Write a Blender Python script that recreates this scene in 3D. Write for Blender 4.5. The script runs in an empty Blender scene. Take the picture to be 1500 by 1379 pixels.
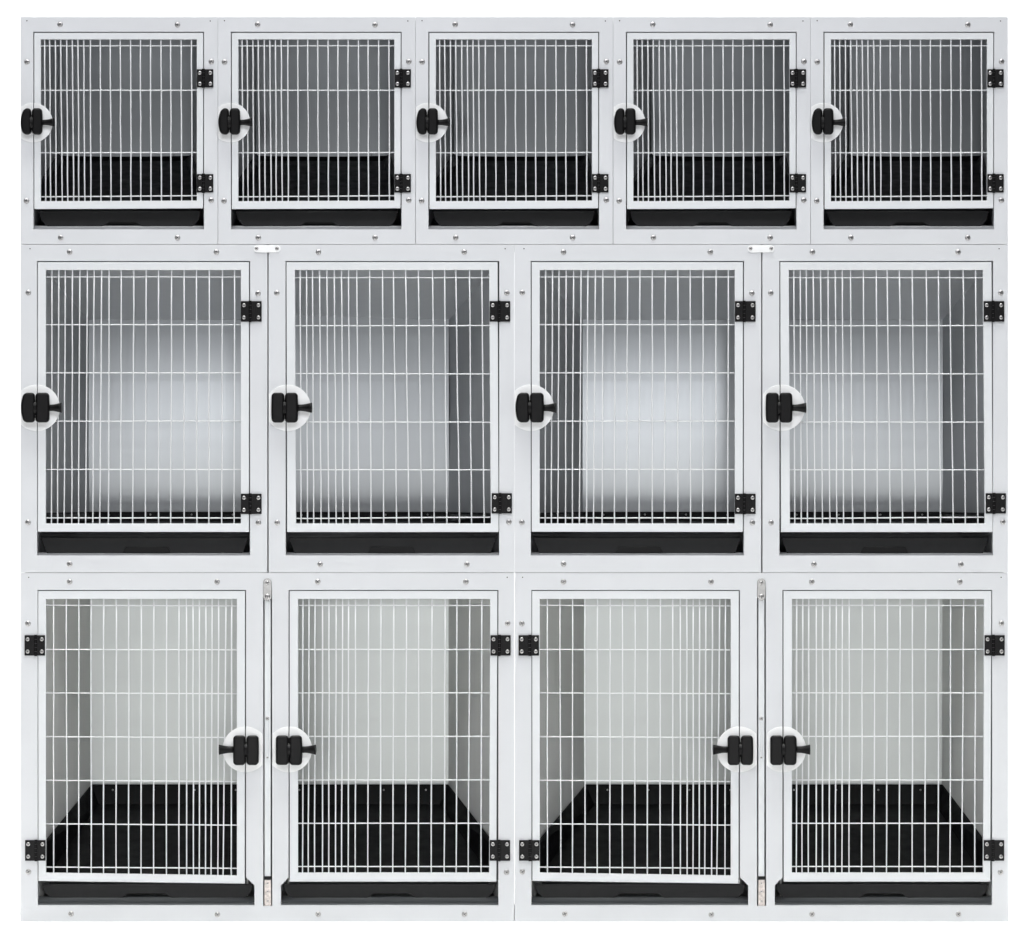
import bpy, bmesh, math, random
from mathutils import Vector, Matrix
random.seed(4)
S = bpy.context.scene
C = S.collection
R = math.radians
# ------------------------------------------------------------------ scale: one photo pixel on the cage fronts = 2 mm
K = 0.002
D = 16.0            # camera distance to the cage fronts
DEPTH = 0.60        # depth of a cage
# ------------------------------------------------------------------ camera
cd = bpy.data.cameras.new('camera'); cam = bpy.data.objects.new('camera', cd); C.objects.link(cam)
cam.location = (0, -D, (1350 - 689.5) * K); cam.rotation_euler = (R(90), 0, 0)
cd.sensor_width = 36; cd.lens = 36 * D / (1500 * K); cd.clip_start = 0.1; cd.clip_end = 200
S.camera = cam
# ------------------------------------------------------------------ world, view
w = bpy.data.worlds.new('World'); S.world = w; w.use_nodes = True
bg = w.node_tree.nodes['Background']
bg.inputs[0].default_value = (0.93, 0.97, 1.0, 1); bg.inputs[1].default_value = 0.07
S.view_settings.view_transform = 'Standard'; S.view_settings.look = 'None'
S.view_settings.exposure = 0; S.view_settings.gamma = 1
try: S.view_settings.use_curve_mapping = False
except Exception: pass
S.render.engine = 'CYCLES'
# ------------------------------------------------------------------ lamps; all but the key softbox are added helpers
def lamp(name, loc, target, sx, sy, power, col=(1, 1, 1)):
    l = bpy.data.lights.new(name, 'AREA'); l.shape = 'RECTANGLE'; l.size = sx; l.size_y = sy
    l.energy = power; l.color = col
    o = bpy.data.objects.new(name, l); C.objects.link(o); o.location = loc
    o.rotation_euler = (Vector(target) - Vector(loc)).to_track_quat('-Z', 'Y').to_euler()
    return o
for lx in (-1.85, 1.0):
    lamp('glow_fill', (lx, -16.8, 1.6), (lx * 0.6, 0, 1.6), 0.9, 0.9, 80, (0.96, 0.975, 1.0))  # unseen lamps added behind the camera to put glows on the middle panels
ll = lamp('low_fill', (0, -8.0, 0.26), (0, 0, 0.3), 8.5, 0.42, 3.6, (1.0, 1.0, 0.975)); ll.data.spread = R(40)  # unseen lamp added low down to brighten the bottom cages' interiors
lamp('key_softbox', (-0.4, -5.0, 6.2), (0, 0, 1.2), 7.0, 2.0, 278, (0.95, 0.962, 1.0))
fl = lamp('floor_fill', (0, -0.75, 4.6), (0, -0.75, 0), 6.0, 0.6, 40, (0.985, 1.0, 0.955)); fl.data.spread = R(50)  # added overhead only to whiten the floor in front
lamp('backdrop_fill', (0, 1.9, 6.2), (0, 4.4, 1.4), 9.0, 0.8, 600)  # added out of view to burn the backdrop white
# ------------------------------------------------------------------ materials
def mat(name, col, rough=0.5, metal=0.0, spec=0.5, vary=0.0, vscale=6.0, rvary=0.0, bump=0.0, bscale=(400, 400, 400), stretch=(1, 1, 1), coat=0):
    m = bpy.data.materials.new(name); m.use_nodes = True
    nt = m.node_tree; b = nt.nodes['Principled BSDF']
    b.inputs['Base Color'].default_value = (*col, 1); b.inputs['Roughness'].default_value = rough
    b.inputs['Metallic'].default_value = metal; b.inputs['Specular IOR Level'].default_value = spec
    b.inputs['Coat Weight'].default_value = coat
    if vary or rvary or bump:
        tc = nt.nodes.new('ShaderNodeTexCoord')
        mp = nt.nodes.new('ShaderNodeMapping'); nt.links.new(tc.outputs['Object'], mp.inputs[0])
        mp.inputs['Scale'].default_value = stretch
        n = nt.nodes.new('ShaderNodeTexNoise'); n.inputs['Scale'].default_value = vscale; n.inputs['Detail'].default_value = 5
        nt.links.new(mp.outputs[0], n.inputs['Vector'])
    if vary:
        cr = nt.nodes.new('ShaderNodeValToRGB'); nt.links.new(n.outputs['Fac'], cr.inputs[0])
        cr.color_ramp.elements[0].position = 0.3; cr.color_ramp.elements[1].position = 0.7
        cr.color_ramp.elements[0].color = (*[c * (1 - vary) for c in col], 1)
        cr.color_ramp.elements[1].color = (*[min(1, c * (1 + vary)) for c in col], 1)
        nt.links.new(cr.outputs[0], b.inputs['Base Color'])
    if rvary:
        mr = nt.nodes.new('ShaderNodeMapRange'); nt.links.new(n.outputs['Fac'], mr.inputs[0])
        mr.inputs[1].default_value = 0.3; mr.inputs[2].default_value = 0.7
        mr.inputs[3].default_value = rough - rvary; mr.inputs[4].default_value = rough + rvary
        nt.links.new(mr.outputs[0], b.inputs['Roughness'])
    if bump:
        mp2 = nt.nodes.new('ShaderNodeMapping'); nt.links.new(tc.outputs['Object'], mp2.inputs[0])
        mp2.inputs['Scale'].default_value = bscale
        n2 = nt.nodes.new('ShaderNodeTexNoise'); n2.inputs['Scale'].default_value = 1; n2.inputs['Detail'].default_value = 3
        nt.links.new(mp2.outputs[0], n2.inputs['Vector'])
        bp = nt.nodes.new('ShaderNodeBump'); bp.inputs['Strength'].default_value = bump; bp.inputs['Distance'].default_value = 0.001
        nt.links.new(n2.outputs['Fac'], bp.inputs['Height']); nt.links.new(bp.outputs[0], b.inputs['Normal'])
    return m
M_FRAME = mat('white_powder_coat', (0.72, 0.728, 0.748), 0.42, vary=0.025, vscale=3, rvary=0.05, bump=0.03, bscale=(300, 300, 300))
M_DOOR = mat('white_door_paint', (0.76, 0.775, 0.79), 0.38, vary=0.02, vscale=4, rvary=0.05)
M_WIRE = mat('white_wire_coating', (0.83, 0.84, 0.85), 0.35)
M_PANEL = mat('satin_grey_panel', (0.52, 0.54, 0.56), 0.29, metal=0.85, vary=0.012, vscale=2.5, stretch=(3, 3, 0.4))
M_PANEL_LIT = mat('satin_panel_lit', (0.58, 0.60, 0.59), 0.36, metal=0.7, vary=0.012, vscale=2.5, stretch=(3, 3, 0.4))  # paler copy of the panel: bottom row's brighter lighting put into the colour
M_SIDE = mat('satin_grey_side', (0.62, 0.635, 0.65), 0.34, metal=0.5, vary=0.015, vscale=5, stretch=(4, 9, 0.6))
M_SIDE_LIT = mat('grey_side_lit', (0.80, 0.805, 0.785), 0.40, metal=0.1, vary=0.015, vscale=5, stretch=(4, 9, 0.6))  # side wall lightened in its colour for the bottom row's stronger light
M_SILL_SHADE = mat('sill_shade', (0.16, 0.17, 0.175), 0.35, metal=0.4)  # dark grey carries the shade on the double cages' ledge
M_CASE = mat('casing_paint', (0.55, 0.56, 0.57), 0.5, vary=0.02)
M_BLACK = mat('black_tray_plastic', (0.0035, 0.0035, 0.0038), 0.42, spec=0.16, vary=0.25, vscale=30, rvary=0.08, bump=0.10, bscale=(60, 700, 60))
M_TRAYF = mat('black_tray_front', (0.019, 0.019, 0.020), 0.40, spec=0.2, vary=0.2, vscale=20, rvary=0.06, bump=0.05, bscale=(200, 200, 200))
M_KNOB = mat('black_latch_plastic', (0.004, 0.0037, 0.004), 0.36, spec=0.2, vary=0.15, vscale=60, bump=0.08, bscale=(900, 900, 900))
M_HINGE = mat('black_hinge_plastic', (0.006, 0.0055, 0.006), 0.42, spec=0.2, bump=0.05, bscale=(700, 700, 700))
M_DISC = mat('white_guard_plastic', (0.95, 0.95, 0.95), 0.26)
M_STEEL = mat('screw_steel', (0.56, 0.545, 0.54), 0.30, metal=1.0, vary=0.2, vscale=300)
M_CROSS = mat('screw_recess', (0.06, 0.06, 0.06), 0.6)
M_LATCH = mat('bright_steel', (0.34, 0.335, 0.33), 0.30, metal=1.0, vary=0.12, vscale=90, bump=0.3, bscale=(200, 200, 200))
M_FOOT = mat('galvanised_foot', (0.54, 0.49, 0.465), 0.33, metal=0.7, vary=0.25, vscale=110, bump=0.35, bscale=(250, 250, 160))
M_HOLE = mat('dark_hole', (0.02, 0.02, 0.02), 0.8)
M_GAP_SHADE = mat('gap_shade_grey', (0.10, 0.105, 0.11), 0.7)  # shade of the door gap, painted as an added grey strip
M_BACK = mat('white_backdrop_paper', (0.92, 0.92, 0.92), 0.8)
# ------------------------------------------------------------------ mesh helpers
def P(x, y, d=0.0): return Vector(((x - 750) * K, d, (1350 - y) * K))
def link(name, me, m, parent=None):
    o = bpy.data.objects.new(name, me); C.objects.link(o)
    if m is not None and len(me.materials) == 0: me.materials.append(m)
    if parent: o.parent = parent
    return o
def org(parent):
    v = Vector((0, 0, 0)); p = parent
    while p: v = v + p.location; p = p.parent
    return v
def part(name, bm_or_me, m, parent, smooth=False):
    me = bm_or_me
    if isinstance(me, bmesh.types.BMesh):
        bm = me; bmesh.ops.recalc_face_normals(bm, faces=bm.faces)
        me = bpy.data.meshes.new(name); bm.to_mesh(me); bm.free()
    me.transform(Matrix.Translation(-org(parent)))
    if smooth:
        for p in me.polygons: p.use_smooth = True
    return link(name, me, m, parent)
def plate(outlines, y0, y1, bev=0.0, res=1):
    """flat plate from pixel outlines (first outer, rest holes) between depths y0 < y1, edges rounded by bev"""
    cu = bpy.data.curves.new('outline', 'CURVE'); cu.dimensions = '2D'; cu.fill_mode = 'BOTH'
    for pts in outlines:
        sp = cu.splines.new('POLY'); sp.points.add(len(pts) - 1); sp.use_cyclic_u = True
        for q, (x, y) in zip(sp.points, pts):
            v = P(x, y); q.co = (v.x, v.z, 0, 1)
    cu.extrude = max((y1 - y0) / 2 - bev, 0.0001); cu.bevel_depth = bev; cu.bevel_resolution = res; cu.offset = -bev
    ob = bpy.data.objects.new('outline', cu); C.objects.link(ob)
    bpy.context.view_layer.update()
    me = bpy.data.meshes.new_from_object(ob.evaluated_get(bpy.context.evaluated_depsgraph_get()))
    bpy.data.objects.remove(ob); bpy.data.curves.remove(cu)
    me.materials.clear()
    me.transform(Matrix.Translation((0, (y0 + y1) / 2, 0)) @ Matrix.Rotation(R(90), 4, 'X'))
    return me
def join(meshes):
    bm = bmesh.new()
    for me in meshes: bm.from_mesh(me); bpy.data.meshes.remove(me)
    me = bpy.data.meshes.new('joined'); bm.to_mesh(me); bm.free(); return me
def rect(l, t, r, b): return [(l, t), (r, t), (r, b), (l, b)]
def circle(cx, cy, r, n=64): return [(cx + r * math.cos(2 * math.pi * i / n), cy + r * math.sin(2 * math.pi * i / n)) for i in range(n)]
def rrect(l, t, r, b, q, n=6):
    pts = []
    for (cx, cy, a) in ((r - q, t + q, -90), (r - q, b - q, 0), (l + q, b - q, 90), (l + q, t + q, 180)):
        for i in range(n + 1):
            a_ = R(a + 90 * i / n); pts.append((cx + q * math.cos(a_), cy + q * math.sin(a_)))
    return pts
def clipx(poly, x, keep_right):
    out = []; n = len(poly)
    ins = lambda p: (p[0] >= x) if keep_right else (p[0] <= x)
    for i in range(n):
        a, b = poly[i], poly[(i + 1) % n]
        if ins(a): out.append(a)
        if ins(a) != ins(b):
            t = (x - a[0]) / (b[0] - a[0]); out.append((x, a[1] + t * (b[1] - a[1])))
    return out
def slab(bm, pts, t):
    """4-corner panel given in metres with thickness t behind it (along its normal)"""
    n = (pts[1] - pts[0]).cross(pts[3] - pts[0]).normalized()
    a = [bm.verts.new(p) for p in pts]; b = [bm.verts.new(p + n * t) for p in pts]
    bm.faces.new(a); bm.faces.new(b[::-1])
    for i in range(4): bm.faces.new((a[i], b[i], b[(i + 1) % 4], a[(i + 1) % 4]))
def tube(bm, pts, r, n=8):
    rings = []
    for i, p in enumerate(pts):
        d = (pts[min(i + 1, len(pts) - 1)] - pts[max(i - 1, 0)]).normalized()
        u = d.cross(Vector((0, 1, 0))).normalized(); v = d.cross(u)
        rr = r[i] if isinstance(r, (list, tuple)) else r
        rings.append([bm.verts.new(p + (u * math.cos(2 * math.pi * k / n) + v * math.sin(2 * math.pi * k / n)) * rr) for k in range(n)])
    for a, b in zip(rings, rings[1:]):
        for k in range(n): bm.faces.new((a[k], a[(k + 1) % n], b[(k + 1) % n], b[k]))
    bm.faces.new(rings[0]); bm.faces.new(rings[-1][::-1])
def box(bm, a, b):
    r = bmesh.ops.create_cube(bm, size=1)['verts']
    for v in r:
        v.co = Vector(((a[i] + b[i]) / 2 + v.co[i] * abs(b[i] - a[i]) for i in range(3)))
    return r
# ---- screw heads (shared meshes): a low dome with a cross recess
def screw_mesh(name, rad, tall):
    bm = bmesh.new(); prof = [(rad, 0), (rad * 0.98, tall * .35), (rad * .8, tall * .8), (rad * .5, tall), (0.0001, tall)]
    n = 20; rings = [[bm.verts.new((r * math.cos(2 * math.pi * k / n), -h, r * math.sin(2 * math.pi * k / n))) for k in range(n)] for r, h in prof]
    for a, b in zip(rings, rings[1:]):
        for k in range(n): bm.faces.new((a[k], a[(k + 1) % n], b[(k + 1) % n], b[k]))
    for f in bm.faces: f.smooth = True
    nf = len(bm.faces)
    l, t = rad * .60, rad * .13
    box(bm, (-l, -tall - .0002, -t), (l, -tall * .5, t)); box(bm, (-t, -tall - .00035, -l), (t, -tall * .5, l))
    bm.faces.ensure_lookup_table()
    bmesh.ops.recalc_face_normals(bm, faces=bm.faces)
    for i, f in enumerate(bm.faces): f.material_index = 1 if i >= nf else 0
    me = bpy.data.meshes.new(name); bm.to_mesh(me); bm.free()
    me.materials.append(M_STEEL); me.materials.append(M_CROSS); return me
SCREW = screw_mesh('screw', 4.1 * K, 0.0024)
HSCREW = screw_mesh('hinge_screw', 2.9 * K, 0.0018)
BOLT = screw_mesh('bolt', 1.5 * K, 0.002)
def put(name, me, pos, parent, ang=None):
    o = bpy.data.objects.new(name, me); C.objects.link(o); o.parent = parent
    o.location = pos - org(parent); o.rotation_euler = (0, random.uniform(0, 3.1) if ang is None else ang, 0)
    return o
# ------------------------------------------------------------------ cage pieces
def thing(name, label, cat, group, x, y):
    o = bpy.data.objects.new(name, None); C.objects.link(o); o.empty_display_size = .1
    o.location = P(x, y, 0.3); o['label'] = label; o['category'] = cat; o['group'] = group
    return o
def front_frame(root, outer, openings, screws, holes):
    fr = part('front_frame', plate([rect(*outer)] + openings, 0, 0.022, 0.0007), M_FRAME, root)
    for (x, y) in screws: put('screw', SCREW, P(x, y, -0.0001), fr)
    for (x, y) in holes:
        part('mounting_hole', plate([circle(x, y, 0.9, 14)], -0.0004, 0.001), M_HOLE, fr)
    return fr
def jambs(root, op, bl=None, br=None):
    """returned edges of the frame round an opening, plus an added dark strip that shades the door gap"""
    bm = bmesh.new(); l, t, r, b = op; bl = bl or b; br = br or b
    for a, c in (((l, t), (r, t)), ((r, t), (r, br)), ((l, t), (l, bl))):
        p, q = P(*a, .022), P(*c, .022); out = 1.2 * K
        dx = -out if (a[0] == c[0] == l) else out if (a[0] == c[0] == r) else 0
        dz = out if a[1] == c[1] else 0
        box(bm, (min(p.x, q.x) + min(dx, 0), .022, min(p.z, q.z)), (max(p.x, q.x) + max(dx, 0), .06, max(p.z, q.z) + dz))
    part('jamb', bm, M_CASE, root)
    g = 5
    bm = bmesh.new()
    for (x0, y0, x1, y1) in ((l, t, l + g, b - 36), (r - g, t, r, b - 36), (l + g, t, r - g, t + g)):
        p, q = P(x0, y1), P(x1, y0); box(bm, (p.x, .027, p.z), (q.x, .034, q.z))
    part('gap_shade', bm, M_GAP_SHADE, root)
def door(root, oc, ic, vt, vb, hy, hyr=None):
    """oc / ic: outer and inner corners (tl, tr, br, bl); vt / vb: wire x at top and bottom; hy: cross wire heights"""
    y0, y1 = -0.001, 0.021
    bars = []
    for i in range(4):
        j = (i + 1) % 4; bars.append(plate([[oc[i], oc[j], ic[j], ic[i]]], y0, y1, 0.0005))
    d = part('door', join(bars), M_DOOR, root)
    bm = bmesh.new(); t, b = (ic[0][1] + ic[1][1]) / 2, (ic[2][1] + ic[3][1]) / 2
    for a, c in zip(vt, vb):
        tt = ic[0][1] - 1.5; bb = max(ic[2][1], ic[3][1]) + 1.5; pts = []
        for k in range(7):
            f = k / 6; jx = 0 if k in (0, 6) else random.uniform(-.35, .35)
            pts.append(P(a + (c - a) * f + jx, tt + (bb - tt) * f, 0.006 + random.uniform(-.0004, .0004)))
        tube(bm, pts, 1.0 * K, 8)
    hyr = hyr or hy
    for a, c in zip(hy, hyr):
        pts = [P(ic[0][0] - 1.5 + (ic[1][0] - ic[0][0] + 3) * k / 8, a + (c - a) * k / 8 + (0 if k in (0, 8) else random.uniform(-.15, .15)), 0.0095) for k in range(9)]
        tube(bm, pts, 0.9 * K, 8)
    part('wire_grille', bm, M_WIRE, d, smooth=True)
    return d
def hinge(root, l, t, r, b, pin):
    me = join([plate([rrect(l, t, pin - 1.7, b, .8)], -0.005, -0.001, 0.0006), plate([rrect(pin + 1.7, t, r, b, .8)], -0.005, -0.001, 0.0006)])
    h = part('hinge', me, M_HINGE, root)
    bm = bmesh.new(); n = 5
    for k in range(n):
        a, c = t + (b - t) * k / n + .15, t + (b - t) * (k + 1) / n - .15
        tube(bm, [P(pin, a - (0 if k else .8), -.004), P(pin, c + (0 if k < n - 1 else .8), -.004)], 2.2 * K, 14)
    part('knuckle', bm, M_HINGE, h, smooth=False)
    mx = 4.6 if r - l > 26 else 4.3; my = (b - t) * .2
    for x in (l + mx, r - mx):
        for y in (t + my, b - my): put('screw', HSCREW, P(x, y, -0.005), h)
def latch(root, cx, cy, rad, gap, lo, hi, kl, kr, kt, kb, stem_x, bow=0.0, sh=7.0):
    """round guard split at the door gap, two rounded rollers and a flared stem"""
    c = circle(cx, cy, rad, 72); c1 = clipx(clipx(c, gap - .8, False), lo, True); c2 = clipx(clipx(c, gap + .8, True), hi, False)
    part('guard_disc', join([plate([c1], -0.0035, -0.0003, 0.0007), plate([c2], -0.0042, -0.0013, 0.0007)]), M_DISC, root)
    q = 5.2; mid = (kl + kr) / 2
    def roller(l, r, bl, br):
        pts = []; base = rrect(l, kt, r, kb, q, 6); out = []
        for i_, a_ in enumerate(base):
            b_ = base[(i_ + 1) % len(base)]; n_ = 10 if abs(b_[1] - a_[1]) > 8 else 1
            pts += [(a_[0] + (b_[0] - a_[0]) * k / n_, a_[1] + (b_[1] - a_[1]) * k / n_) for k in range(n_)]
        for (x, y) in pts:
            f = max(0, 1 - ((y - cy) / ((kb - kt) / 2)) ** 2)
            s = (1 - f)
            if x < (l + r) / 2: x += bl * s
            else: x -= br * s
            out.append((x, y))
        return out
    lt = part('latch', join([plate([roller(kl, mid - .3, bow, .2)], -0.026, -0.004, 0.007, 4), plate([roller(mid + .3, kr, .2, 0.6)], -0.026, -0.004, 0.007, 4)]), M_KNOB, root)
    for p in lt.data.polygons: p.use_smooth = False
    bm = bmesh.new(); tube(bm, [P(mid - 2, cy, -.008), P(mid + 2, cy, -.008)], 11 * K, 20); tube(bm, [P(mid, cy, -.018), P(mid, cy + .01, -.0255)], 1 * K, 10)
    part('spindle', bm, M_KNOB, lt)
    put('pin', BOLT, P(mid, cy, -0.0256), lt).scale = (.7, 1, .7)
    s = 1 if stem_x > cx else -1; x0 = (kr - 1) if s > 0 else (kl + 1)
    bm = bmesh.new(); rr = [.70, .68, .72, .82, .92, 1.0, 1.08, 1.02]; L = stem_x - x0
    tube(bm, [P(x0 + L * f, cy, -.013 - .005 * f) for f in (0, .2, .4, .6, .75, .88, .97, 1)], [v * sh * K for v in rr], 20)
    part('handle_stem', bm, M_KNOB, lt, smooth=True)
def casing(root, outer, ledges):
    l, t, r, b = outer; bm = bmesh.new(); i = .8
    a, c = P(l + i, b - i), P(r - i, t + i); e = .003
    box(bm, (a.x, .022, a.z), (a.x + e, DEPTH + .03, c.z)); box(bm, (c.x - e, .022, a.z), (c.x, DEPTH + .03, c.z))
    box(bm, (a.x + e, .022, a.z), (c.x - e, DEPTH + .03, a.z + e)); box(bm, (a.x + e, .022, c.z - e), (c.x - e, DEPTH + .03, c.z))
    box(bm, (a.x + e, DEPTH + .027, a.z + e), (c.x - e, DEPTH + .03, c.z - e))
    part('casing', bm, M_CASE, root); bm = bmesh.new()
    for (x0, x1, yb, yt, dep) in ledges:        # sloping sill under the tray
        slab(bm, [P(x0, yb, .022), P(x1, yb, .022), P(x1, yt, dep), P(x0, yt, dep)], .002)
    part('sill', bm, M_SILL_SHADE if len(ledges) > 1 else M_CASE, root)
def interior(root, op, back, off, floor, bow=0.012, tilt=0.0, lit=False, yaw=0.0, curl=0.004):
    """panels from the opening to the (smaller) back wall. back and floor are as seen on the photo, put at their real depth"""
    l, t, r, b = op; f = (D + DEPTH) / D
    ux = lambda x: (x + off - 750) * f + 750 - off
    uy = lambda y: (y - 689.5) * f + 689.5
    bl, bt, br, bb = ux(back[0]), uy(back[1]), ux(back[2]), uy(back[3])
    d0, d1 = .061, DEPTH
    bm = bmesh.new(); nx, nz = 8, 24; g = []
    sag = bow * abs(bb - bt) * K; ext = 12 if abs(yaw) > 3 else 0
    for j in range(nz + 1):
        row = []
        for i in range(nx + 1):
            v = j / nz * 2 - 1; u = i / nx * 2 - 1
            row.append(bm.verts.new(P(bl + (br - bl) * i / nx, bt - ext + (bb - bt + ext) * j / nz, d1 - sag * (1 - v * v) + R(tilt) * abs(bb - bt) * K * (-v - 1) / 2 + R(yaw) * abs(br - bl) * K * (1 - u) / 2 - curl * (1 - u * u))))
        g.append(row)
    for j in range(nz):
        for i in range(nx): bm.faces.new((g[j][i], g[j][i + 1], g[j + 1][i + 1], g[j + 1][i]))
    part('back_panel', bm, M_PANEL_LIT if lit else M_PANEL, root, smooth=True)
    for (xf, xb, s) in ((l, bl, 1), (r, br, -1)):
        bm = bmesh.new(); q = [P(xf, t, d0), P(xf, b, d0), P(xb, bb, d1), P(xb, bt, d1)]
        if s > 0: q = q[::-1]
        slab(bm, q, .003); part('side_wall', bm, M_SIDE_LIT if lit else M_SIDE, root)
    bm = bmesh.new(); slab(bm, [P(l, t, d0), P(r, t, d0), P(br, bt, d1), P(bl, bt, d1)], .003)
    part('ceiling_panel', bm, M_SIDE_LIT if lit else M_SIDE, root)
    # tray: rims and base; floor = (rim front y, rim back y, base front y, base back y, inset front, inset back)
    rf, rb, ff, fb, inf, inb = floor; rb, fb = uy(rb), uy(fb)
    ins = inb
    A = dict(lf=P(l + 1, rf, .045), rf=P(r - 1, rf, .045), lb=P(bl + .7, rb, d1 - .012), rb=P(br - .7, rb, d1 - .012))
    B = dict(lf=P(l + inf, ff, .06), rf=P(r - inf, ff, .06), lb=P(bl + ins, fb, d1 - .045), rb=P(br - ins, fb, d1 - .045))
    for q_ in (A['lb'], B['lb']): q_.y += min(0, R(yaw) * abs(br - bl) * K)
    bm = bmesh.new(); th = .002
    slab(bm, [B['lf'], B['rf'], B['rb'], B['lb']], -th)
    slab(bm, [A['lb'], A['rb'], B['rb'], B['lb']], th)
    slab(bm, [A['lf'], A['lb'], B['lb'], B['lf']], th)
    slab(bm, [A['rb'], A['rf'], B['rf'], B['rb']], th)
    lip = .008                                                  # rolled rim
    tube(bm, [A['lf'], A['lb'], A['rb'], A['rf']], .0022, 8)
    tr = part('tray', bm, M_BLACK, root)
    for k in range(4):
        p = A['lb'].lerp(A['rb'], .12 + .76 * k / 3); q = p.lerp(B['lb'].lerp(B['rb'], .12 + .76 * k / 3), .25)
        put('bolt', BOLT, q + Vector((0, -.003, 0)), tr)
    return tr
def tray_front(tr, l, r, t, b, tap, sx0, sx1, sy, style, d=.045):
    """tray front with its hand scoop"""
    bw = 6
    if style == 'notch':
        o = [(l, t), (r, t), (r - tap * .35, (t + b) / 2 + 2), (r - tap, b - 2), (r - tap - 4, b), (sx1 + bw, b), (sx1, b - 2), (sx1 - bw, sy), (sx0 + bw, sy), (sx0, b - 2), (sx0 - bw, b), (l + tap + 4, b), (l + tap, b - 2), (l + tap * .35, (t + b) / 2 + 2)]
    else:
        o = [(l, t), (r, t), (r - tap, b), (l + tap, b)]
    me = [plate([o], d, d + .006, .0012)]
    if style == 'notch':
        me.append(plate([[(sx0 - 10, t + 2), (sx1 + 10, t + 2), (sx1 + 4, b - 4.5), (sx0 - 4, b - 4.5)]], d + .025, d + .03, .001))
        me.append(plate([rect(l, t - .6, r, t + 1.2)], d - .005, d + .002, .0009))
    me_all = join(me)
    f = part('tray_front', me_all, M_TRAYF, tr)
    if style != 'notch':
        part('hand_grip', plate([[(sx0 + 3, sy), (sx1 - 3, sy), (sx1 + 2, b - 2), (sx0 - 2, b - 2)]], d - .004, d - .0002, .0012), M_KNOB, tr)
        bm = bmesh.new()
        for (x0, x1, y0_, y1_, dd) in ((l - 1, r + 1, t - 4.6, t - 3, d - .002),):
            p, q = P(x0, y1_), P(x1, y0_); box(bm, (p.x, dd, p.z), (q.x, dd + .01, q.z))
        part('tray_rail', bm, M_KNOB, tr)
def copy_tree(o, dx, parent=None, skip=()):
    c = o.copy(); C.objects.link(c)
    if parent: c.parent = parent
    else: c.location = o.location + Vector((dx, 0, 0))
    for ch in list(o.children):
        if ch.name.split('.')[0] not in skip: copy_tree(ch, 0, c)
    return c
# ------------------------------------------------------------------ studio
bm = bmesh.new(); prof = [(-20, 0), (2.6, 0)] + [(2.6 + 1.8 * math.sin(a), 1.8 - 1.8 * math.cos(a)) for a in [R(9 * k) for k in range(1, 11)]] + [(4.4, 7)]
rows = [[bm.verts.new((x, y, z)) for x in (-8, 8)] for (y, z) in prof]
for a, b in zip(rows, rows[1:]): bm.faces.new((a[0], a[1], b[1], b[0]))
bd = part('backdrop', bm, M_BACK, None, smooth=True); bd['kind'] = 'structure'
# ------------------------------------------------------------------ shared interiors of each type (opening, back wall as seen, tray levels)
# ---- TOP ROW: five small cages
TO = (30, 25, 319.0, 358); TOP_OP = (48.7, 46.8, 298.8, 336.3)
def top_interior(root, off):
    tr = interior(root, TOP_OP, (86, 57.5, 281, 238), off, (277, 225, 306, 237, 7, 10), bow=0.004, tilt=3.6)
    return tr
def small_cage():
    r = thing('small_cage', 'x', 'animal cage', 'small cages in the top row', 174.5, 358)
    front_frame(r, TO, [rect(*TOP_OP)], [(88, 36), (260, 36.5), (39.6, 91), (309.5, 90.5), (38.8, 294.5), (309.3, 293.5), (88.9, 348.5), (260, 348.5)], [(39.4, 30.6), (308, 31)])
    jambs(r, TOP_OP); casing(r, TO, [(48.7, 298.8, 336.3, 331, .05)])
    vt = [173, 201, 233, 263, 297, 328, 360, 392, 430, 485, 541, 597, 655, 711, 768, 826, 880, 939, 997]
    vb = [179, 207, 237, 272, 303, 336, 365, 399, 432, 489, 546, 601, 658, 713, 770, 829, 883, 942, 1000]
    cv = lambda L: [v / 3.831 + 20 for v in L]
    door(r, [(50.3, 48.4), (297.4, 48.4), (297.4, 305.2), (50.3, 306.4)], [(59.7, 57.8), (288.3, 57.8), (288.3, 294), (59.7, 295)], cv(vt), cv(vb), [67.2, 132.4, 223.8, 288.3], [67.0, 132.2, 223.4, 286.8])
    hinge(r, 288.5, 101.8, 312.5, 128.5, 298.2); hinge(r, 288.5, 255.3, 312.5, 282.3, 298.2)
    latch(r, 48.3, 180, 29, 49.4, 30.6, 90, 30.9, 63, 159.3, 198, 80, bow=4.6, sh=5.8)
    return r
def top_finish(r, off):
    tr = top_interior(r, off)
    tray_front(tr, 55, 293, 309, 331.2, 10, 152, 203, 324.5, 'notch')
# world-space helper: interior() works in the first cage's pixel frame, so build there and hang it on the copy
def on_copy(root, home, off, fn):
    real = root.location.copy(); root.location = home; fn(root, off); root.location = real
ORD = ['leftmost', 'second from the left', 'middle one', 'second from the right', 'rightmost']
base = small_cage(); home = base.location.copy()
base['label'] = 'small white barred pet cage, leftmost of the five in the top row'
smalls = [base]
for i in range(1, 5):
    c = copy_tree(base, 289.4 * i * K); smalls.append(c)
    c['label'] = ['', 'small white barred pet cage, second from the left in the top row of five', 'small white barred pet cage in the exact middle of the top row of five', 'small white barred pet cage, second from the right in the top row of five', 'small white barred pet cage, rightmost of the five in the top row'][i]
for i, c in enumerate(smalls): on_copy(c, home, 289.4 * i, top_finish)
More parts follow.
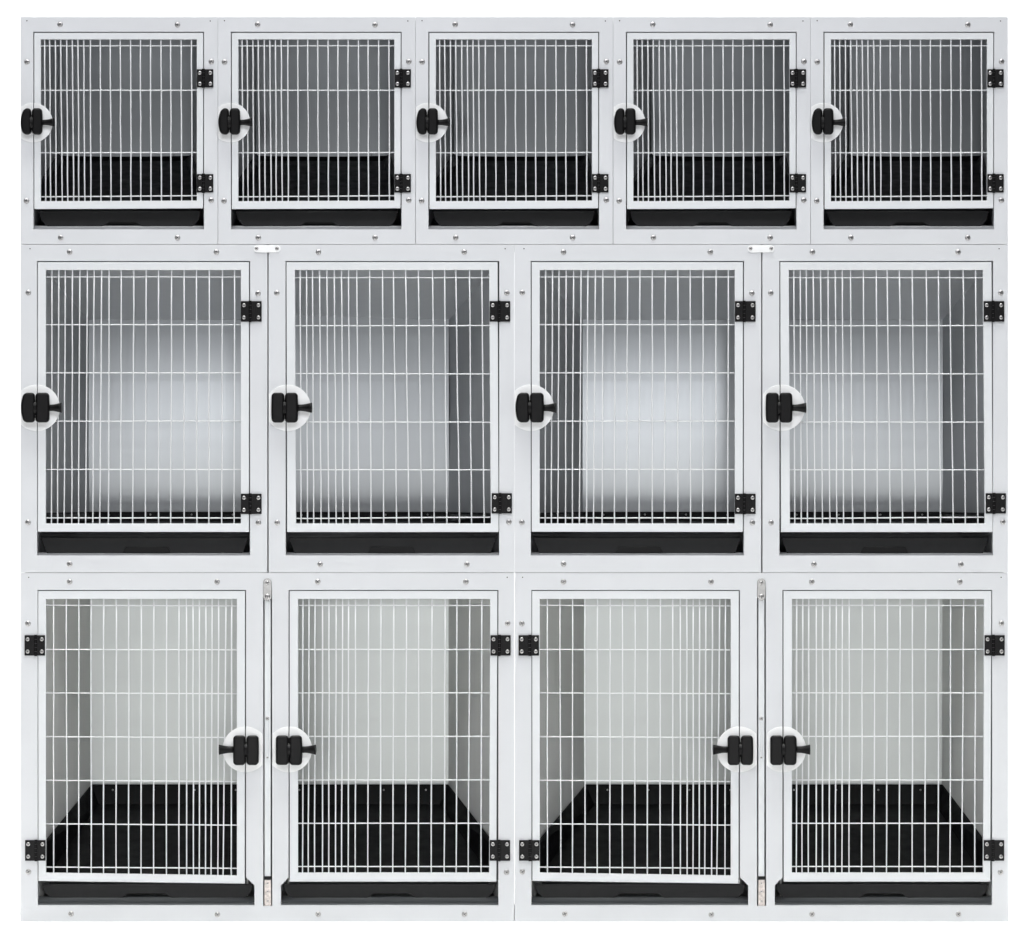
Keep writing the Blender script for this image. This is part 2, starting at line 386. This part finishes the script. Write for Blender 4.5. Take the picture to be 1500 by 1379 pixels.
# ---- MIDDLE ROW: four medium cages in two joined pairs
PITCH = 723.5
ML = (30, 358.6, 391.6, 839); ML_OP = (54, 382.6, 366.3, 814)
def mid_left():
    r = thing('medium_cage', 'x', 'animal cage', 'medium cages in the middle row', 211, 839)
    front_frame(r, ML, [rect(*ML_OP)], [(102, 369.5), (317, 369.5), (41.5, 429), (378, 430), (41, 765.5), (378.5, 766), (102, 826.5)], [(44, 364.6)])
    jambs(r, ML_OP); casing(r, ML, [(54, 366.3, 814, 811, .06)])
    vt = [154, 182, 208, 237, 267, 297, 325, 355, 385, 434, 485, 535, 585, 638, 688, 738, 790, 843, 892]
    vb = [152, 177, 203, 234, 262, 290, 319, 347, 382, 432, 480, 532, 585, 634, 688, 740, 788, 840, 890]
    cv = lambda L: [v / 2.758 + 20 for v in L]
    door(r, [(55.4, 384.2), (364.6, 384.2), (364.6, 779.6), (55.4, 779.2)], [(67.1, 395.7), (352.9, 395.7), (352.9, 767), (67.1, 767)], cv(vt), cv(vb), [405.8, 475.8, 546.5, 617.2, 688, 759])
    hinge(r, 352.9, 441.4, 383.3, 471.5, 366.5); hinge(r, 352.9, 723.5, 383.3, 753.2, 366.5)
    latch(r, 54, 597.7, 34, 54.7, 30.6, 100, 31.4, 73.3, 575.6, 619.3, 91, bow=4.4)
    return r
def ml_finish(r, off):
    tr = interior(r, ML_OP, (130, 469, 372, 757), off, (753, 751, 780, 764, 4, 6), bow=0.021, tilt=-0.95, yaw=0.6, curl=0.002)
    tray_front(tr, 58, 363, 788, 812.5, 9, 180, 247, 801.5, 'grip')
def mid_right():
    r = thing('medium_cage', 'x', 'animal cage', 'medium cages in the middle row', 573, 839)
    front_frame(r, MR, [rect(*MR_OP)], [(466.5, 369.5), (680, 369.5), (405.5, 429.5), (742.5, 429.3), (406, 766), (745.5, 765), (469, 827), (684, 827)], [(740, 364.6)])
    jambs(r, MR_OP); casing(r, MR, [(418.2, 731.2, 814, 811, .06)])
    vt = [164, 190, 214, 242, 272, 302, 331, 360, 393, 445, 497, 541, 590, 642, 699, 748, 793, 848, 898]
    vb = [168, 194, 219, 249, 280, 310, 338, 365, 402, 451, 502, 554, 604, 655, 706, 757, 808, 857, 908]
    cv = lambda L: [v / 2.7575 + 380 for v in L]
    door(r, [(419.7, 384.2), (728.8, 384.2), (730.4, 779.7), (420.6, 779.7)], [(431.9, 395.7), (716.5, 395.7), (719, 767), (433.7, 767)], cv(vt), cv(vb), [406.9, 477.3, 547.3, 618.4, 688.4, 759.8], [406.9, 477, 547.9, 618.8, 688.6, 758])
    hinge(r, 717.3, 441.4, 747.4, 471.5, 731.0); hinge(r, 720.2, 722.8, 749.9, 752.5, 732.4)
    latch(r, 421.5, 597.7, 34, 419.2, 393.9, 470, 397.6, 437, 575.6, 619.5, 457, bow=.8)
    return r
MR = (393.4, 358.6, 753.2, 839); MR_OP = (418.2, 382.6, 731.2, 814)
def mr_finish(r, off):
    tr = interior(r, MR_OP, (412, 469, 657.5, 757), off, (753, 751, 780, 764, 4, 6), bow=0.021, tilt=-0.95, yaw=-5.6 if off == 0 else -0.4, curl=0.0)
    tray_front(tr, 422, 727, 788, 812.5, 9, 540, 607, 801.5, 'grip')
a = mid_left(); b = mid_right(); ha, hb = a.location.copy(), b.location.copy()
a2 = copy_tree(a, PITCH * K); b2 = copy_tree(b, PITCH * K)
a['label'] = 'medium barred cage, leftmost in the middle row, bowed latch at its left edge'
b['label'] = 'medium barred cage, second from the left in the middle row'
a2['label'] = 'medium barred cage, third from the left in the middle row'
b2['label'] = 'medium barred cage, rightmost in the middle row, with hinges by the outer edge'
for c, h, off, fn in ((a, ha, 0, ml_finish), (a2, ha, PITCH, ml_finish), (b, hb, 0, mr_finish), (b2, hb, PITCH, mr_finish)): on_copy(c, h, off, fn)
# ---- white link plates that join each pair at the top
def link_plate():
    r = thing('link_plate', 'x', 'bracket', 'link plates joining the middle cages', 392, 370)
    part('plate', plate([rrect(371.5, 359.4, 411, 370.2, 5.3)], -0.0035, -0.0003, .0006), M_DISC, r)
    for x in (375.8, 406): put('screw', HSCREW, P(x, 364.3, -.0035), r)
    return r
lp = link_plate(); lp2 = copy_tree(lp, PITCH * K)
lp['label'] = 'small white rounded link plate bridging the dark seam between the two left medium cages'
lp2['label'] = 'small white rounded link plate bridging the dark seam between the two right medium cages'
# ---- BOTTOM ROW: two double cages, each with a removable divider
BO = (30.3, 839.6, 753.2, 1350)
OPL = [(55, 864.6), (360.4, 864.6), (360.4, 1285.5), (372.7, 1297.5), (372.7, 1326.4), (55, 1326.4)]
OPR = [(422.7, 864.6), (730, 864.6), (730, 1326.4), (411.5, 1326.4), (411.5, 1297.5), (422.7, 1285.5)]
def double_cage():
    r = thing('double_cage', 'x', 'animal cage', 'large double cages in the bottom row', 391.8, 1350)
    slot = [(385.6, 864), (385.9, 856), (388, 851), (391.6, 849), (395.3, 851), (397.4, 856), (398.3, 864), (398.8, 1327.3), (385.4, 1327.3)]
    front_frame(r, BO, [OPL, OPR, slot], [(102, 852.5), (318, 852.5), (465.5, 852.5), (682.5, 852.5), (41, 913.8), (743.5, 913.5), (41.7, 1277.3), (742, 1278), (104, 1339), (318.5, 1340), (466, 1339.5), (680.5, 1339.5)], [(42, 846), (743, 846)])
    jambs(r, (55, 864.6, 360.4, 1326.4), br=1285); jambs(r, (422.7, 864.6, 730, 1326.4), bl=1285)
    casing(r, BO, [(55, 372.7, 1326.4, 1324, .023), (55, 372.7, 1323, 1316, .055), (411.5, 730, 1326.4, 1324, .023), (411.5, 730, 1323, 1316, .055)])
    vt = [152, 200, 248, 295, 343, 391, 438, 486, 534, 583, 630, 658, 683, 708, 732, 756, 781, 809, 831]
    vb = [152, 203, 247, 295, 342, 390, 438, 485, 533, 582, 630, 659, 685, 707, 731, 752, 778, 798, 829]
    cv = lambda L: [v / 2.6026 + 20 for v in L]
    hl = [148, 317, 483, 650, 816, 982, 1147]; hr = [151, 319, 486, 653, 821, 987, 1152]
    door(r, [(56, 866), (358.7, 866), (358.4, 1294.5), (56.4, 1290.7)], [(67.3, 877.6), (347, 877.6), (347, 1283), (67.3, 1278.8)], cv(vt), cv(vb), [v / 2.6026 + 830 for v in hl], [v / 2.6026 + 830 for v in hr])
    vt = [166, 189, 212, 240, 265, 292, 317, 340, 366, 416, 463, 512, 560, 607, 658, 708, 753, 802, 848]
    vb = [164, 186, 210, 240, 264, 290, 313, 338, 365, 413, 461, 508, 556, 606, 655, 704, 750, 796, 845]
    cv = lambda L: [v / 2.6025 + 380 for v in L]
    door(r, [(424.4, 866), (728.6, 866), (727, 1291.7), (424.6, 1291.7)], [(436.5, 877.6), (718.1, 877.6), (716.5, 1278.8), (436.5, 1278.8)], cv(vt), cv(vb), [v / 2.6025 + 830 for v in [149, 317, 483, 649, 815, 980, 1145]])
    hinge(r, 36.1, 930.7, 66.1, 960.6, 52.5); hinge(r, 36.9, 1230.8, 66.9, 1261, 52.9)
    hinge(r, 718.5, 930.7, 748, 960.6, 731.6); hinge(r, 717.4, 1230.8, 747.3, 1261, 731)
    latch(r, 359.6, 1098, 33.6, 359.6, 300, 384.8, 342, 379.7, 1077.2, 1120.6, 321)
    latch(r, 423.6, 1098, 33.6, 423.4, 399.4, 470, 404.3, 443.2, 1077.2, 1120.6, 463)
    # divider standing in the slot between the two halves
    bm = bmesh.new(); p, q = P(387.6, 1284), P(396.2, 874); box(bm, (p.x, .004, p.z), (q.x, DEPTH - .02, q.z))
    p, q = P(379, 1327), P(405, 852); box(bm, (p.x, DEPTH - .02, p.z), (q.x, DEPTH, q.z))
    dv = part('divider', bm, M_DOOR, r)
    part('latch_plate', plate([rrect(385.7, 847.6, 397.9, 880, 5.9)], -.003, .003, .0008), M_LATCH, dv)
    put('screw', HSCREW, P(391.7, 854, -.003), dv); put('screw', SCREW, P(391.6, 874.5, -.003), dv)
    part('slide_rod', plate([rrect(390.2, 1056, 393.2, 1112, 1.4)], .001, .0045, .0006), M_DOOR, dv)
    put('screw', HSCREW, P(391.6, 1053, .003), dv); put('screw', BOLT, P(391.8, 1110, .001), dv)
    part('foot_cap', plate([rect(387.2, 1284, 397.4, 1289)], -.001, .02, .0006), M_KNOB, dv)
    part('foot_bracket', plate([rect(387.3, 1289.2, 397, 1327)], .001, .02, .0006), M_FOOT, dv)
    for y in (1294, 1306, 1320): put('screw', BOLT, P(391.9, y, .001), dv)
    return r
def bot_finish(r, off):
    tr = interior(r, (55, 864.6, 360.4, 1326.4), (134, 860, 378, 1170), off, (1245, 1150, 1291, 1177, 8, 13), bow=0.005, tilt=-1.1, lit=True)
    tray_front(tr, 60, 370, 1297.5, 1317.5, 10, 180, 246, 1311, 'notch')
    tr = interior(r, (422.7, 864.6, 730, 1326.4), (406, 860, 657, 1170), off, (1245, 1150, 1291, 1177, 8, 13), bow=0.005, tilt=-1.1, lit=True)
    tray_front(tr, 414, 726, 1297.5, 1317.5, 10, 541, 604, 1311, 'notch')
d = double_cage(); hd = d.location.copy(); d2 = copy_tree(d, PITCH * K)
d['label'] = 'large white double pet cage with central divider, the left one in the bottom row'
d2['label'] = 'large white double pet cage with central divider, the right one in the bottom row'
on_copy(d, hd, 0, bot_finish); on_copy(d2, hd, PITCH, bot_finish)
